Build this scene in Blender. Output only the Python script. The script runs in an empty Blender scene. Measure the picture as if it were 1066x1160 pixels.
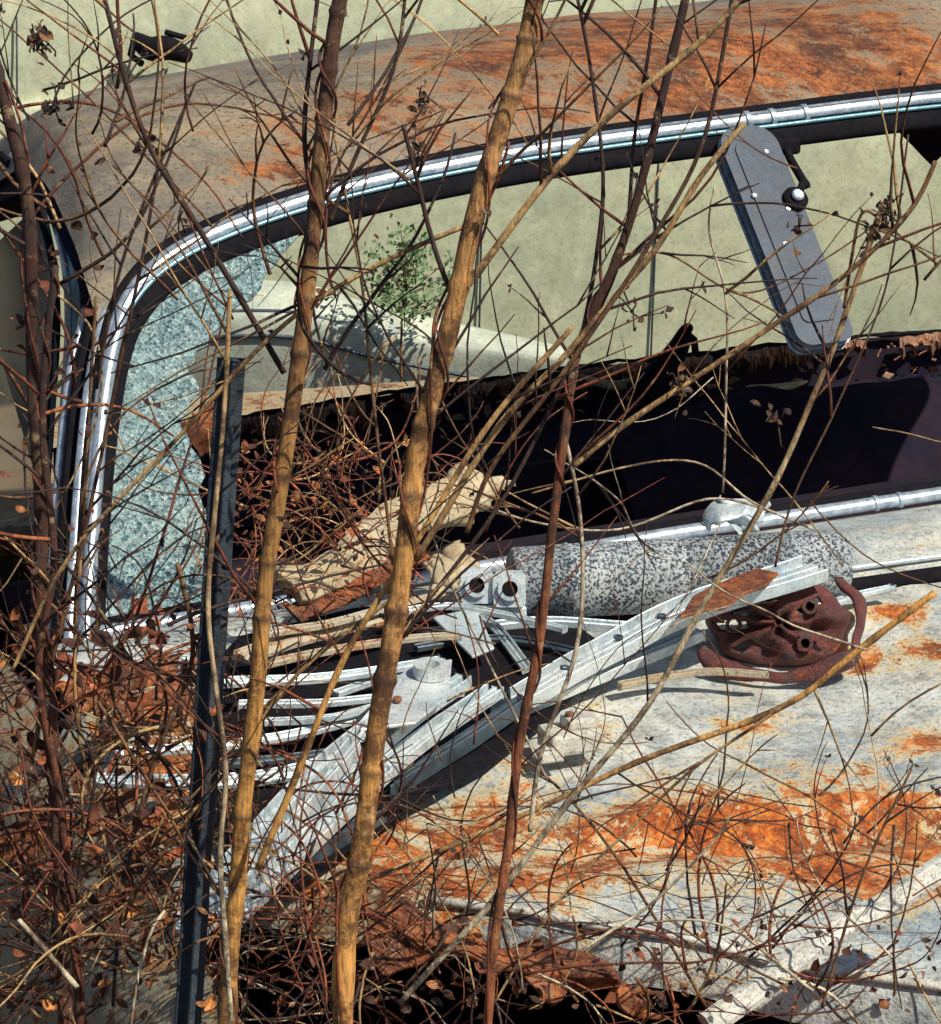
import bpy, math, random
from math import sin, cos, radians, pi
from mathutils import Vector, noise, Matrix
random.seed(11)
R=random.random
def U(a,b): return a+(b-a)*random.random()
CAM=Vector((0,-3,1.9)); TH=radians(14)
FW=Vector((0,cos(TH),-sin(TH))); UP=Vector((0,sin(TH),cos(TH)))
def ray(a,b): return FW+Vector((1,0,0))*((a-533)/3000)+UP*((580-b)/3000)
def P(a,b,y):
    d=ray(a,b); return CAM+d*((y+3)/d.y)
def I(a,b,pt,n):
    d=ray(a,b); return CAM+d*((pt-CAM).dot(n)/d.dot(n))
scene=bpy.context.scene
# ---------------------------------------------------------------- materials
def newmat(name):
    m=bpy.data.materials.new(name); m.use_nodes=True
    nt=m.node_tree; nt.nodes.clear()
    out=nt.nodes.new('ShaderNodeOutputMaterial'); b=nt.nodes.new('ShaderNodeBsdfPrincipled')
    nt.links.new(b.outputs[0],out.inputs[0])
    return m,nt,b,out
def N(nt,t,**k):
    n=nt.nodes.new(t)
    for a,v in k.items(): setattr(n,a,v)
    return n
def ramp(nt,fac,stops):
    r=N(nt,'ShaderNodeValToRGB'); e=r.color_ramp.elements
    while len(e)<len(stops): e.new(0.5)
    for i,(p,c) in enumerate(stops):
        e[i].position=p
        e[i].color=(c,c,c,1) if isinstance(c,(int,float)) else (*c,1)
    nt.links.new(fac,r.inputs[0]); return r.outputs[0]
def noi(nt,scale,detail=6,rough=.6,vec=None,dist=0):
    n=N(nt,'ShaderNodeTexNoise'); n.inputs['Scale'].default_value=scale
    n.inputs['Detail'].default_value=min(detail,7); n.inputs['Roughness'].default_value=rough
    n.inputs['Distortion'].default_value=dist
    if vec is None:
        g=N(nt,'ShaderNodeNewGeometry'); vec=g.outputs['Position']
    nt.links.new(vec,n.inputs['Vector']); return n.outputs['Fac']
def mix(nt,fac,a,b,mode='MIX'):
    m=N(nt,'ShaderNodeMix',data_type='RGBA',blend_type=mode)
    for s,v in ((0,fac),(6,a),(7,b)):
        if isinstance(v,(int,float)): m.inputs[s].default_value=v
        elif isinstance(v,tuple): m.inputs[s].default_value=(*v,1)
        else: nt.links.new(v,m.inputs[s])
    return m.outputs[2]
def mth(nt,op,a,b=0.0):
    m=N(nt,'ShaderNodeMath',operation=op)
    for s,v in ((0,a),(1,b)):
        if isinstance(v,(int,float)): m.inputs[s].default_value=v
        else: nt.links.new(v,m.inputs[s])
    return m.outputs[0]
def bump(nt,b,h,st=.4,d=.004):
    n=N(nt,'ShaderNodeBump'); n.inputs['Strength'].default_value=st; n.inputs['Distance'].default_value=d
    nt.links.new(h,n.inputs['Height']); nt.links.new(n.outputs[0],b.inputs['Normal'])
def attr(nt,name,out=0):
    a=N(nt,'ShaderNodeAttribute'); a.attribute_name=name; return a.outputs[out]
def M_rustpaint(name,p1,p2,use_attr=True,amount=.0,rust=((.06,.02,.012),(.36,.10,.02),(.60,.24,.06)),rough=.5,scale=1,metal=0.0,halo=(.50,.42,.24),gk=1.7,stretch=None,bst=.5,grime=.6):
    m,nt,b,o=newmat(name)
    vec=None
    if stretch:
        g=N(nt,'ShaderNodeNewGeometry'); mp=N(nt,'ShaderNodeMapping'); mp.inputs['Scale'].default_value=stretch; mp.inputs['Rotation'].default_value=(0,0,-radians(20))
        nt.links.new(g.outputs['Position'],mp.inputs[0]); vec=mp.outputs[0]
    big=noi(nt,5*scale,9,.7,vec); mid=noi(nt,26*scale,8,.75,vec); fine=noi(nt,170*scale,4,.7)
    paint=mix(nt,ramp(nt,big,[(.38,0),(.62,1)]),p1,p2)
    spk=ramp(nt,fine,[(.38,0),(.47,1)])
    dark=tuple(c*.22 for c in p1)
    paint=mix(nt,spk,mix(nt,min(.8,grime),paint,dark),paint)
    gr=ramp(nt,mid,[(.32,1),(.52,0)])
    paint=mix(nt,mth(nt,'MULTIPLY',gr,grime),paint,(.11,.10,.085))
    paint=mix(nt,ramp(nt,mid,[(.55,0),(.72,.5)]),paint,tuple(min(.9,c*1.5) for c in p1))
    rn=noi(nt,11*scale,12,.8,vec,.6)
    rc=ramp(nt,noi(nt,34*scale,12,.85,vec,.5),[(.38,rust[0]),(.5,rust[1]),(.62,rust[2])])
    rc=mix(nt,ramp(nt,noi(nt,8*scale,7,.75),[(.40,.85),(.56,0)]),rc,rust[0])
    rc=mix(nt,ramp(nt,fine,[(.40,.6),(.52,0)]),rc,tuple(c*.5 for c in rust[0]))
    base=attr(nt,'rust',2) if use_attr else amount
    f=mth(nt,'ADD',base,mth(nt,'MULTIPLY',mth(nt,'SUBTRACT',rn,.5),gk))
    f=mth(nt,'ADD',f,mth(nt,'MULTIPLY',mth(nt,'SUBTRACT',fine,.5),1.1))
    f=mth(nt,'ADD',f,mth(nt,'MULTIPLY',mth(nt,'SUBTRACT',mid,.5),1.2))
    hl=ramp(nt,f,[(.20,0),(.42,.75)])
    f=ramp(nt,f,[(.40,0),(.60,1)])
    col=mix(nt,hl,paint,halo); col=mix(nt,f,col,rc)
    nt.links.new(col,b.inputs['Base Color'])
    nt.links.new(mix(nt,f,(rough,)*3,(.92,)*3),b.inputs['Roughness'])
    if metal: nt.links.new(mth(nt,'MULTIPLY',mth(nt,'SUBTRACT',1.0,f),metal),b.inputs['Metallic'])
    bump(nt,b,mth(nt,'ADD',fine,mth(nt,'MULTIPLY',mid,1.5)),bst,.003)
    return m
def M_plain(name,c1,c2,sc=30,rough=.7,metal=0,bst=.3,det=7,spec=.5):
    m,nt,b,o=newmat(name)
    n=noi(nt,sc,det,.7); nt.links.new(mix(nt,ramp(nt,n,[(.3,0),(.7,1)]),c1,c2),b.inputs['Base Color'])
    b.inputs['Roughness'].default_value=rough; b.inputs['Metallic'].default_value=metal; b.inputs['Specular IOR Level'].default_value=spec
    bump(nt,b,noi(nt,sc*4,5,.7),bst,.003); return m
def M_bark(name):
    m,nt,b,o=newmat(name)
    c=attr(nt,'col',0)
    g=N(nt,'ShaderNodeNewGeometry'); mp=N(nt,'ShaderNodeMapping'); mp.inputs['Scale'].default_value=(7,7,.8)
    nt.links.new(g.outputs['Position'],mp.inputs[0])
    st=noi(nt,45,6,.75,mp.outputs[0]); pt=noi(nt,22,6,.8); pl=noi(nt,60,5,.8)
    c2=mix(nt,1.0,c,ramp(nt,st,[(.3,.25),(.5,1.05),(.7,1.7)]),'MULTIPLY')
    c3=mix(nt,ramp(nt,pt,[(.43,.8),(.54,0)]),c2,(.05,.018,.012))
    c3=mix(nt,ramp(nt,pl,[(.58,0),(.66,.45)]),c3,(.66,.48,.25))
    nt.links.new(c3,b.inputs['Base Color']); b.inputs['Roughness'].default_value=.75
    bump(nt,b,st,.7,.003); return m
M_BARK=M_bark('dry_bark')
M_ROOF=M_rustpaint('faded_roof_paint',(.32,.255,.165),(.13,.12,.105),rough=.6,rust=((.045,.018,.013),(.32,.095,.025),(.52,.20,.06)),halo=(.28,.17,.085),stretch=(.5,1.3,1),gk=2.3,grime=.8)
M_HOOD=M_rustpaint('faded_hood_paint',(.66,.67,.60),(.34,.41,.44),rust=((.12,.028,.012),(.50,.115,.016),(.76,.29,.055)),rough=.45,halo=(.68,.53,.24),gk=2.6,bst=.8,grime=.7)
M_BODY=M_rustpaint('faded_body_paint',(.30,.28,.23),(.24,.25,.24),use_attr=False,amount=.42)
M_STRIP=M_rustpaint('weathered_trim_metal',(.76,.80,.79),(.50,.62,.68),use_attr=False,amount=.06,rough=.32,scale=1.6,metal=.25,halo=(.45,.46,.42),bst=.3,grime=.5)
M_STRIP2=M_rustpaint('rusty_trim_metal',(.58,.53,.44),(.42,.36,.28),use_attr=False,amount=.36,rough=.5,scale=1.8)
M_DSTRIP=M_plain('dark_trim_metal',(.03,.045,.06),(.11,.15,.18),25,.4,.3)
M_CHROME=M_plain('tarnished_chrome',(.66,.73,.80),(.20,.26,.34),70,.28,.5,.25)
M_BLUECH=M_plain('blue_tinted_chrome',(.25,.48,.56),(.12,.25,.32),40,.3,.4,.15)
M_BLACK=M_plain('black_rubber',(.005,.005,.008),(.014,.013,.016),60,.9,spec=.1)
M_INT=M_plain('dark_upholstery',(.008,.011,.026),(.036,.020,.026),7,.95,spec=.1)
M_RUSTY=M_rustpaint('heavy_rust',(.30,.13,.06),(.10,.04,.02),use_attr=False,amount=.6,scale=1.6,rust=((.03,.012,.01),(.28,.07,.02),(.58,.19,.05)),halo=(.3,.12,.05))
M_SILL=M_rustpaint('crumbling_sill_rust',(.34,.18,.11),(.10,.05,.04),use_attr=False,amount=.50,scale=2.2,rust=((.07,.03,.025),(.60,.24,.10),(.85,.48,.22)),halo=(.25,.13,.08),gk=2.5)
M_FOAM=M_rustpaint('torn_foam',(.60,.51,.35),(.40,.29,.16),use_attr=False,amount=.14,scale=1.3,rough=.95,rust=((.10,.03,.015),(.40,.13,.03),(.6,.28,.1)))
M_VAN=M_rustpaint('faded_sage_paint',(.62,.64,.43),(.48,.52,.36),use_attr=False,amount=-1.0,scale=.5,rough=.6,bst=.1,grime=.28)
M_SHEET=M_rustpaint('pale_sheet_paint',(.58,.62,.50),(.36,.41,.35),use_attr=False,amount=-1.0,scale=.6,rough=.5,grime=.3)
M_MAROON=M_rustpaint('maroon_rust',(.15,.035,.032),(.055,.014,.018),use_attr=False,amount=.28,scale=2,rust=((.08,.016,.014),(.34,.08,.035),(.60,.22,.08)),halo=(.18,.045,.035),gk=2.3,bst=.9)
M_POST=M_rustpaint('blue_steel',(.035,.06,.09),(.014,.022,.034),use_attr=False,amount=-.1,scale=2,rough=.6,halo=(.08,.08,.08))
M_MIRR=M_rustpaint('mirror_back_metal',(.065,.09,.13),(.04,.055,.085),use_attr=False,amount=-.35,scale=1.4,rough=.6,halo=(.12,.10,.09),bst=.15,grime=.6)
M_WHITE=M_rustpaint('chipped_white_paint',(.76,.76,.70),(.55,.53,.45),use_attr=False,amount=.04,scale=1.5,grime=.7)
m,nt,b,o=newmat('speckled_enamel')
v=N(nt,'ShaderNodeTexVoronoi'); v.inputs['Scale'].default_value=210
g=N(nt,'ShaderNodeNewGeometry'); nt.links.new(g.outputs['Position'],v.inputs['Vector'])
dens=ramp(nt,noi(nt,11,6,.75),[(.35,.05),(.65,.55)])
sp=mth(nt,'LESS_THAN',v.outputs['Distance'],dens)
sp=mth(nt,'MAXIMUM',sp,ramp(nt,noi(nt,240,4,.7),[(.42,1),(.50,0)]))
c=mix(nt,sp,mix(nt,ramp(nt,noi(nt,14,6,.7),[(.3,0),(.7,1)]),(.24,.28,.31),(.50,.53,.52)),(.03,.04,.06))
nt.links.new(c,b.inputs['Base Color']); b.inputs['Roughness'].default_value=.8; bump(nt,b,sp,.6,.002)
M_SPECK=m
m,nt,b,o=newmat('shattered_glass')
g=N(nt,'ShaderNodeNewGeometry')
v=N(nt,'ShaderNodeTexVoronoi',feature='DISTANCE_TO_EDGE'); v.inputs['Scale'].default_value=190
nt.links.new(g.outputs['Position'],v.inputs['Vector'])
v3=N(nt,'ShaderNodeTexVoronoi'); v3.inputs['Scale'].default_value=190
nt.links.new(g.outputs['Position'],v3.inputs['Vector'])
edge=ramp(nt,v.outputs['Distance'],[(.0,.8),(.10,0)])
cell=mix(nt,ramp(nt,v3.outputs['Color'],[(.25,0),(.75,1)]),(.045,.12,.155),(.20,.34,.36))
cell=mix(nt,ramp(nt,noi(nt,8,8,.75),[(.42,0),(.70,.7)]),cell,(.38,.48,.44))
cell=mix(nt,ramp(nt,noi(nt,50,8,.8),[(.49,0),(.60,.9)]),cell,(.025,.085,.12))
col=mix(nt,edge,cell,(.48,.57,.54))
nt.links.new(col,b.inputs['Base Color']); b.inputs['Roughness'].default_value=.3
tr=N(nt,'ShaderNodeBsdfTransparent'); tr.inputs[0].default_value=(.75,.9,.9,1)
ms=N(nt,'ShaderNodeMixShader')
nt.links.new(ramp(nt,v3.outputs['Color'],[(.2,.6),(.5,.9),(.8,1)]),ms.inputs[0]); nt.links.new(tr.outputs[0],ms.inputs[1]); nt.links.new(b.outputs[0],ms.inputs[2])
nt.links.new(ms.outputs[0],o.inputs[0]); bump(nt,b,v3.outputs['Distance'],.9,.004)
M_CRAZE=m
m,nt,b,o=newmat('leaf_litter_soil')
c=ramp(nt,noi(nt,18,12,.8),[(.3,(.014,.009,.008)),(.5,(.05,.025,.015)),(.62,(.13,.065,.03)),(.75,(.22,.13,.07))])
nt.links.new(c,b.inputs['Base Color']); b.inputs['Roughness'].default_value=.95; bump(nt,b,noi(nt,40,8,.8),1,.03)
M_GROUND=m
m,nt,b,o=newmat('leaf_green')
nt.links.new(ramp(nt,noi(nt,20,3),[(.35,(.08,.15,.07)),(.65,(.20,.30,.13))]),b.inputs['Base Color']); b.inputs['Roughness'].default_value=.9
M_LEAF=m
m,nt,b,o=newmat('side_glass'); b.inputs['Roughness'].default_value=.12
nt.links.new(ramp(nt,noi(nt,12,6,.7),[(.3,(.04,.06,.07)),(.7,(.15,.20,.21))]),b.inputs['Base Color'])
M_SGLASS=m
# ---------------------------------------------------------------- helpers
def mesh(name,vs,fs,mat,parent=None,smooth=True,cols=None,rust=None):
    me=bpy.data.meshes.new(name); me.from_pydata([tuple(v) for v in vs],[],fs); me.update()
    if cols is not None:
        a=me.color_attributes.new('col','FLOAT_COLOR','POINT')
        flat=[]
        for c in cols: flat+= [c[0],c[1],c[2],1]
        a.data.foreach_set('color',flat)
    if rust is not None:
        a=me.attributes.new('rust','FLOAT','POINT'); a.data.foreach_set('value',rust)
    ob=bpy.data.objects.new(name,me); scene.collection.objects.link(ob)
    if mat: me.materials.append(mat)
    if smooth: me.polygons.foreach_set('use_smooth',[True]*len(me.polygons))
    if parent: ob.parent=parent
    return ob
def empty(name):
    e=bpy.data.objects.new(name,None); scene.collection.objects.link(e); return e
def cr(p0,p1,p2,p3,t): return p1*1.0+(p2-p0)*(.5*t)+(p0*2-p1*5+p2*4-p3)*(.5*t*t)+(p1*3-p0-p2*3+p3)*(.5*t*t*t)
def cat(pts,n=6):
    out=[]; L=len(pts)
    for i in range(L-1):
        for k in range(n): out.append(cr(pts[max(i-1,0)],pts[i],pts[i+1],pts[min(i+2,L-1)],k/n))
    out.append(pts[-1].copy()); return out
def catN(pts,total):
    seg=len(pts)-1; o=[]
    for j in range(total):
        s=j/(total-1)*seg; i=min(int(s),seg-1)
        o.append(cr(pts[max(i-1,0)],pts[i],pts[i+1],pts[min(i+2,seg)],s-i))
    return o
class T:
    def __init__(s): s.v=[];s.f=[];s.c=[]
    def tube(s,pts,rad,col,sides=5,flat=1.0,ref=None):
        n=len(pts)
        if n<2: return
        base=len(s.v); t=(pts[1]-pts[0]).normalized()
        a=ref.copy() if ref else Vector((0,1,0))
        if abs(a.dot(t))>.95: a=Vector((1,0,0))
        for i,p in enumerate(pts):
            t=(pts[min(i+1,n-1)]-pts[max(i-1,0)])
            if t.length<1e-7: t=Vector((0,0,1))
            t.normalize(); a=(a-t*a.dot(t))
            if a.length<1e-4: a=t.orthogonal()
            a.normalize(); b=t.cross(a)
            r=rad(i/(n-1)) if callable(rad) else rad
            cc=col(i/(n-1)) if callable(col) else col
            for k in range(sides):
                an=2*pi*k/sides
                s.v.append(p+a*(r*flat*cos(an))+b*(r*sin(an))); s.c.append(cc)
            if i:
                q=base+(i-1)*sides
                for k in range(sides):
                    k2=(k+1)%sides; s.f.append((q+k,q+k2,q+sides+k2,q+sides+k))
        s.f.append(tuple(base+k for k in range(sides))[::-1]); q=base+(n-1)*sides
        s.f.append(tuple(q+k for k in range(sides)))
    def leaf(s,p,size,col):
        d=Vector((U(-1,1),U(-1,1),U(-1,1))).normalized(); w=d.orthogonal().normalized(); nn=d.cross(w)
        b=len(s.v); w=w*size*U(.25,.45); k=nn*size*U(-.3,.3)
        s.v+= [p,p+d*size*.4+w+k,p+d*size+k*.3,p+d*size*.45-w+k,p+d*size*.45-k*.4]
        s.c+=[col]*5; s.f+=[(b,b+1,b+4),(b+1,b+2,b+4),(b+2,b+3,b+4),(b+3,b,b+4)]
    def curl(s,p,size,col):
        d=Vector((U(-1,1),U(-1,1),U(-.6,1))).normalized(); w=d.orthogonal().normalized(); nn=d.cross(w); b=len(s.v); k=U(.8,2.2); wd=size*U(.18,.34)
        for i in range(5):
            f=i/4; c=p+d*(size*sin(f*k)/k)+nn*(size*(1-cos(f*k))/k); ww=w*wd*(sin(f*pi*.9+.15)); 
            s.v+=[c-ww+nn*wd*.4,c,c+ww+nn*wd*.4]; s.c+=[col]*3
            if i: q=b+(i-1)*3; s.f+=[(q,q+1,q+4,q+3),(q+1,q+2,q+5,q+4)]
    def make(s,name,mat=None,parent=None): return mesh(name,s.v,s.f,mat or M_BARK,parent,True,s.c)
def loft(name,rows,mat,parent,nu,nv,rustf=None,disp=None):
    rr=[catN(r,nu) for r in rows]
    cols=[catN([r[i] for r in rr],nv) for i in range(nu)]
    vs=[];fs=[];ru=[]
    for j in range(nv):
        for i in range(nu):
            p=cols[i][j]
            if disp: p=p+disp(p)
            vs.append(p)
            if rustf: ru.append(rustf(p))
    for j in range(nv-1):
        for i in range(nu-1):
            a=j*nu+i; fs.append((a,a+1,a+nu+1,a+nu))
    return mesh(name,vs,fs,mat,parent,True,rust=ru if rustf else None)
def solid(ob,t,off=-1):
    m=ob.modifiers.new('s','SOLIDIFY'); m.thickness=t; m.offset=off
def bev(ob,w,seg=2):
    m=ob.modifiers.new('b','BEVEL'); m.width=w; m.segments=seg; m.limit_method='ANGLE'
def box(name,c,ax,ay,az,sx,sy,sz,mat,parent,bw=.01):
    vs=[c+ax*(sx*i)+ay*(sy*j)+az*(sz*k) for i in(-.5,.5) for j in(-.5,.5) for k in(-.5,.5)]
    fs=[(0,1,3,2),(4,6,7,5),(0,4,5,1),(2,3,7,6),(0,2,6,4),(1,5,7,3)]
    ob=mesh(name,vs,fs,mat,parent,False)
    if bw: bev(ob,bw)
    return ob
def profile(name,path,prof,mat,parent=None,up=Vector((0,0,1)),jit=.0015,steps=24,twist=0,wf=None):
    pts=catN(path,steps); vs=[];fs=[];n=len(prof)
    for i,p in enumerate(pts):
        t=(pts[min(i+1,steps-1)]-pts[max(i-1,0)]).normalized()
        u=(up-t*up.dot(t)).normalized(); s=t.cross(u)
        tw=twist*i/(steps-1); u2=u*cos(tw)+s*sin(tw); s2=s*cos(tw)-u*sin(tw)
        jj=Vector((noise.noise(p*9),noise.noise(p*9+Vector((5,5,5))),noise.noise(p*9+Vector((9,1,3)))))*jit*3
        k=wf(i/(steps-1)) if wf else 1
        for (a,b) in prof: vs.append(p+s2*a*k+u2*b+jj)
    for i in range(steps-1):
        for k in range(n):
            k2=(k+1)%n; a=i*n; fs.append((a+k,a+k2,a+n+k2,a+n+k))
    fs.append(tuple(range(n))); fs.append(tuple((steps-1)*n+k for k in range(n))[::-1])
    ob=mesh(name,vs,fs,mat,parent,False); bev(ob,.0012,1); return ob
def chan(w,h,t=.0025):
    return [(-w/2,0),(-w/2,h),(-w/2+t,h),(-w/2+t,t),(-w*.17,t),(-w*.12,h*.8),(w*.12,h*.8),(w*.17,t),(w/2-t,t),(w/2-t,h),(w/2,h),(w/2,0)]
# ---------------------------------------------------------------- car frame
YAW=radians(20)
C=Vector((cos(YAW),sin(YAW),0)); B=Vector((-sin(YAW),cos(YAW),0)); Z=Vector((0,0,1))
car=empty('wrecked_car')
WB=P(105,715,.30)
rk=radians(38); RK=B*sin(rk)+Z*cos(rk); WN=C.cross(RK).normalized()
def W(a,b,off=0): return I(a,b,WB+B*off,WN)
r0=[(112,372),(140,325),(180,287),(250,252),(350,217),(450,190),(600,162),(760,140),(880,124),(1120,98)]
r1=[(97,320),(120,260),(165,215),(240,180),(340,150),(450,120),(600,95),(760,75),(880,60),(1120,30)]
r2=[(80,265),(92,195),(140,150),(225,122),(335,97),(450,72),(600,52),(760,34),(880,20),(1120,-15)]
r3=[(42,200),(60,135),(118,104),(210,84),(330,62),(450,44),(600,24),(760,6),(880,-8),(1120,-42)]
H0=[W(*p) for p in r0]
def rowy(px,offs): return [P(p[0],p[1],h.y+o) for p,h,o in zip(px,H0,offs)]
Ra=rowy(r1,[.06,.08]+[.10]*8); Rb=rowy(r2,[.16,.2]+[.22]*8); Rc=rowy(r3,[.36,.42]+[.45]*8)
def ext(p,k): return p+B*k[0]+Z*k[1]
rows=[H0,Ra,Rb,Rc,[ext(p,(.35,-.05)) for p in Rc],[ext(p,(.75,-.16)) for p in Rc],[ext(p,(1.0,-.30)) for p in Rc]]
for r in rows:
    r.append(r[-1]+Vector((.28,.10,-.01))); r.append(r[-1]+Vector((.18,.07,-.14)))
rb=[(P(560,70,1.1),.20,.46),(P(440,145,.95),.12,.44),(P(900,85,1.2),.26,.46),(P(1000,50,1.3),.25,.50),(P(720,95,1.15),.18,.40),(P(290,180,.85),.10,.38),(P(640,40,1.4),.25,.42),(P(330,165,.88),.07,.3)]
def blobs(L,b0=0):
    def f(p):
        s=b0
        for c,r,a in L:
            d=(p-c).length/r; s+=a*math.exp(-d*d)
        return min(s,.62)
    return f
loft('roof',rows,M_ROOF,car,150,70,blobs(rb,-.07),lambda p:Vector((0,0,1))*(.008*noise.noise(p*5)))
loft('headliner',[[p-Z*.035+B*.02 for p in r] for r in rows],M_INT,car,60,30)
def wtube(name,pts,off,r,mat,flat=1.0,sides=8,n=8):
    t=T(); t.tube(cat([W(a,b,0)+WN*off for a,b in pts],n),r,(1,1,1),sides,flat,WN); return t.make(name,mat,car)
sgn=-1 if WN.y>0 else 1
hdr=[(96,720),(102,600),(112,480),(128,385),(150,335),(190,295),(255,262),(350,229),(450,203),(600,174),(760,151),(880,136),(1000,121),(1160,104)]
wtube('header_gasket',[(a+6,b+19) for a,b in hdr],sgn*.0,.019,M_BLACK,.7)
wtube('header_gasket_upper',[(a-6,b-12) for a,b in hdr],sgn*.004,.009,M_BLACK,.6)
wtube('windshield_trim',hdr,sgn*.014,.0118,M_CHROME,.55)
wtube('windshield_trim_bead',[(a+2,b+11) for a,b in hdr],sgn*.014,.0035,M_BLUECH)
wtube('windshield_trim_groove',[(a-1,b-2) for a,b in hdr],sgn*.020,.0012,M_DSTRIP)
for q in ((905,133),(868,138),(840,141)):
    a,b=q; wtube('trim_clip',[(a,b),(a+5,b-.7)],sgn*.014,.0150,M_CHROME,.65)
wtube('lower_trim',[(90,725),(300,690),(500,655),(740,612),(900,588),(1160,548)],sgn*.014,.0105,M_CHROME,.7)
for q in ((985,575),(1012,571)): wtube('trim_clip',[q,(q[0]+4,q[1]-.6)],sgn*.014,.0125,M_CHROME,.8)
wtube('lower_gasket',[(90,712),(500,643),(740,600),(1160,537)],0,.010,M_BLACK,.7)
pl=[[(52,800),(66,600),(84,440),(96,330)],[(78,800),(88,600),(102,440),(108,350)],[(100,800),(106,600),(118,440),(124,372)]]
loft('a_pillar',[[P(a,b,W(a,b).y+.10-.05*k) for a,b in r] for k,r in enumerate(pl)],M_ROOF,car,30,10,lambda p:.25)
for k,(dx,mt,r) in enumerate([(-14,M_CHROME,.008),(-26,M_BLACK,.009),(4,M_CHROME,.0085),(-38,M_CHROME,.006)]):
    t=T(); t.tube(cat([P(a+dx,b,W(a,b).y-.03+.002*abs(dx)) for a,b in [(88,800),(96,660),(106,520),(118,420),(135,350)]],8),r,(1,1,1),8,.7); t.make('pillar_trim',mt,car)
sf=[(22,175),(48,205),(68,245),(82,300),(86,370),(80,470),(72,580),(60,720),(52,800)]
for dx,mt,r,yo in [(0,M_BLUECH,.009,.0),(8,M_BLACK,.010,.01),(-9,M_CHROME,.006,.0),(-22,M_BLACK,.007,.03),(17,M_CHROME,.005,-.01)]:
    t=T(); t.tube(cat([P(a+dx,b,.95+yo+max(0,(300-b))*.002) for a,b in sf],8),r,(1,1,1),8,.8); t.make('door_frame_trim',mt,car)
sg=[P(50,225,1.05),P(66,300,.98),P(64,450,.97),P(52,580,.96),P(0,590,1.6),P(-30,300,1.7)]
mesh('vent_window',sg,[(0,1,2,3,4,5)],M_SGLASS,car,False)
gl=[(100,722),(112,600),(122,500),(135,400),(160,345),(205,308),(262,280),(345,258),(336,270),(322,285),(312,300),(300,312),(296,326),(285,340),(272,345),(262,352),(255,366),(240,378),(236,392),(222,398),(220,410),(213,420),(222,432),(226,444),(214,458),(207,476),(216,488),(214,505),(226,520),(232,540),(224,556),(230,575),(240,588),(246,610),(238,628),(242,650),(250,670),(252,700)]
g=mesh('shattered_windshield',[W(a,b) for a,b in gl],[tuple(range(len(gl)))],M_CRAZE,car,False)
solid(g,.005,0)
# ---- hood & cowl
Q1=P(100,790,.0); Q2=P(1066,655,.42); Q3=P(750,1060,-.55)
HN=(Q2-Q1).cross(Q3-Q1).normalized()
if HN.z<0: HN=-HN
E1=(Q2-Q1).normalized(); E2=HN.cross(E1).normalized()
if E2.y>0: E2=-E2
def Hd(a,b,h=0): return I(a,b,Q1+HN*h,HN)
def hb(u,w):
    p=Vector((u*4,w*4,3.3))
    z=.013*noise.noise(p)+.006*noise.noise(p*3)+.002*noise.noise(p*9)
    k=math.exp(-((u-cu)/.24)**2); dw=w-cw-.25*(u-cu)-.02*noise.noise(Vector((u*9,0,0)))
    return z+.024*math.exp(-(dw/.020)**2)*k-.022*math.exp(-((dw-.05)/.03)**2)*k
cc=Hd(920,925)-Q1; cu=cc.dot(E1); cw=cc.dot(E2)
A_=Hd(440,1015)-Q1; B_=Hd(900,1088)-Q1
def wend(u):
    k=(u-A_.dot(E1))/(B_.dot(E1)-A_.dot(E1)); return max(.45,A_.dot(E2)+(B_.dot(E2)-A_.dot(E2))*k) if k<1.6 else A_.dot(E2)+(B_.dot(E2)-A_.dot(E2))*1.6
hr=[(Hd(900,925),.12,.50),(Hd(1010,950),.14,.5),(Hd(800,955),.09,.42),(Hd(840,820),.030,.5),(Hd(880,812),.03,.45),(Hd(620,950),.09,.42),(Hd(500,985),.12,.6),(Hd(1010,693),.05,.6),(Hd(985,742),.045,.55),(Hd(1060,735),.04,.55),(Hd(1050,840),.05,.6),(Hd(1020,1000),.08,.35),(Hd(740,905),.05,.45),(Hd(700,1000),.06,.38),(Hd(350,900),.2,.45),(Hd(200,850),.2,.6)]
hf=blobs(hr,.0)
nu,nv=190,130; vs=[];fs=[];ru=[]
for j in range(nv):
    for i in range(nu):
        u=-.04+i/(nu-1)*1.95; s=j/(nv-1); we=wend(u)
        if s<.85: w=we*s/.85; p=Q1+E1*u+E2*w+HN*hb(u,w)
        else:
            k=(s-.85)/.15; p=Q1+E1*u+E2*(we+.02*sin(k*pi/2))+HN*hb(u,we)-Z*(.05*(1-cos(k*pi/2)))
        edge=max(0,.06-(u+.04))/.06; p=p-Z*(.05*edge*edge)
        vs.append(p); ru.append(hf(p))
for j in range(nv-1):
    for i in range(nu-1):
        a=j*nu+i; fs.append((a,a+1,a+nu+1,a+nu))
mesh('hood',vs,fs,M_HOOD,car,True,rust=ru)
t=T(); t.tube([Q1+E1*u+E2*(wend(u)+.008)+HN*(hb(u,wend(u))+.003) for u in [i*.04 for i in range(5,44)]],.005,(1,1,1),8); t.make('hood_lip_trim',M_WHITE,car)
ca=[W(70,728),W(400,676),W(740,620),W(1160,556)]
cb=[Q1+E1*u+HN*.004+E2*(-.03) for u in (-.04,.4,.8,1.5)]
cm=[(a+b)/2+Z*.018 for a,b in zip(ca,cb)]
loft('cowl_panel',[ca,cm,cb],M_HOOD,car,80,16,lambda p:.0+.3*math.exp(-((p-Hd(1020,690)).length/.1)**2))
t=T(); t.tube([Q1+E1*u+E2*(-.012) for u in [i*.1 for i in range(0,19)]],.012,(1,1,1),8); t.make('cowl_gap_seal',M_BLACK,car)
t=T(); t.tube([Q1+E1*u+E2*(-.045)+HN*.012 for u in [i*.1 for i in range(0,19)]],.004,(1,1,1),8); t.make('cowl_seam_trim',M_STRIP,car)
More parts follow.
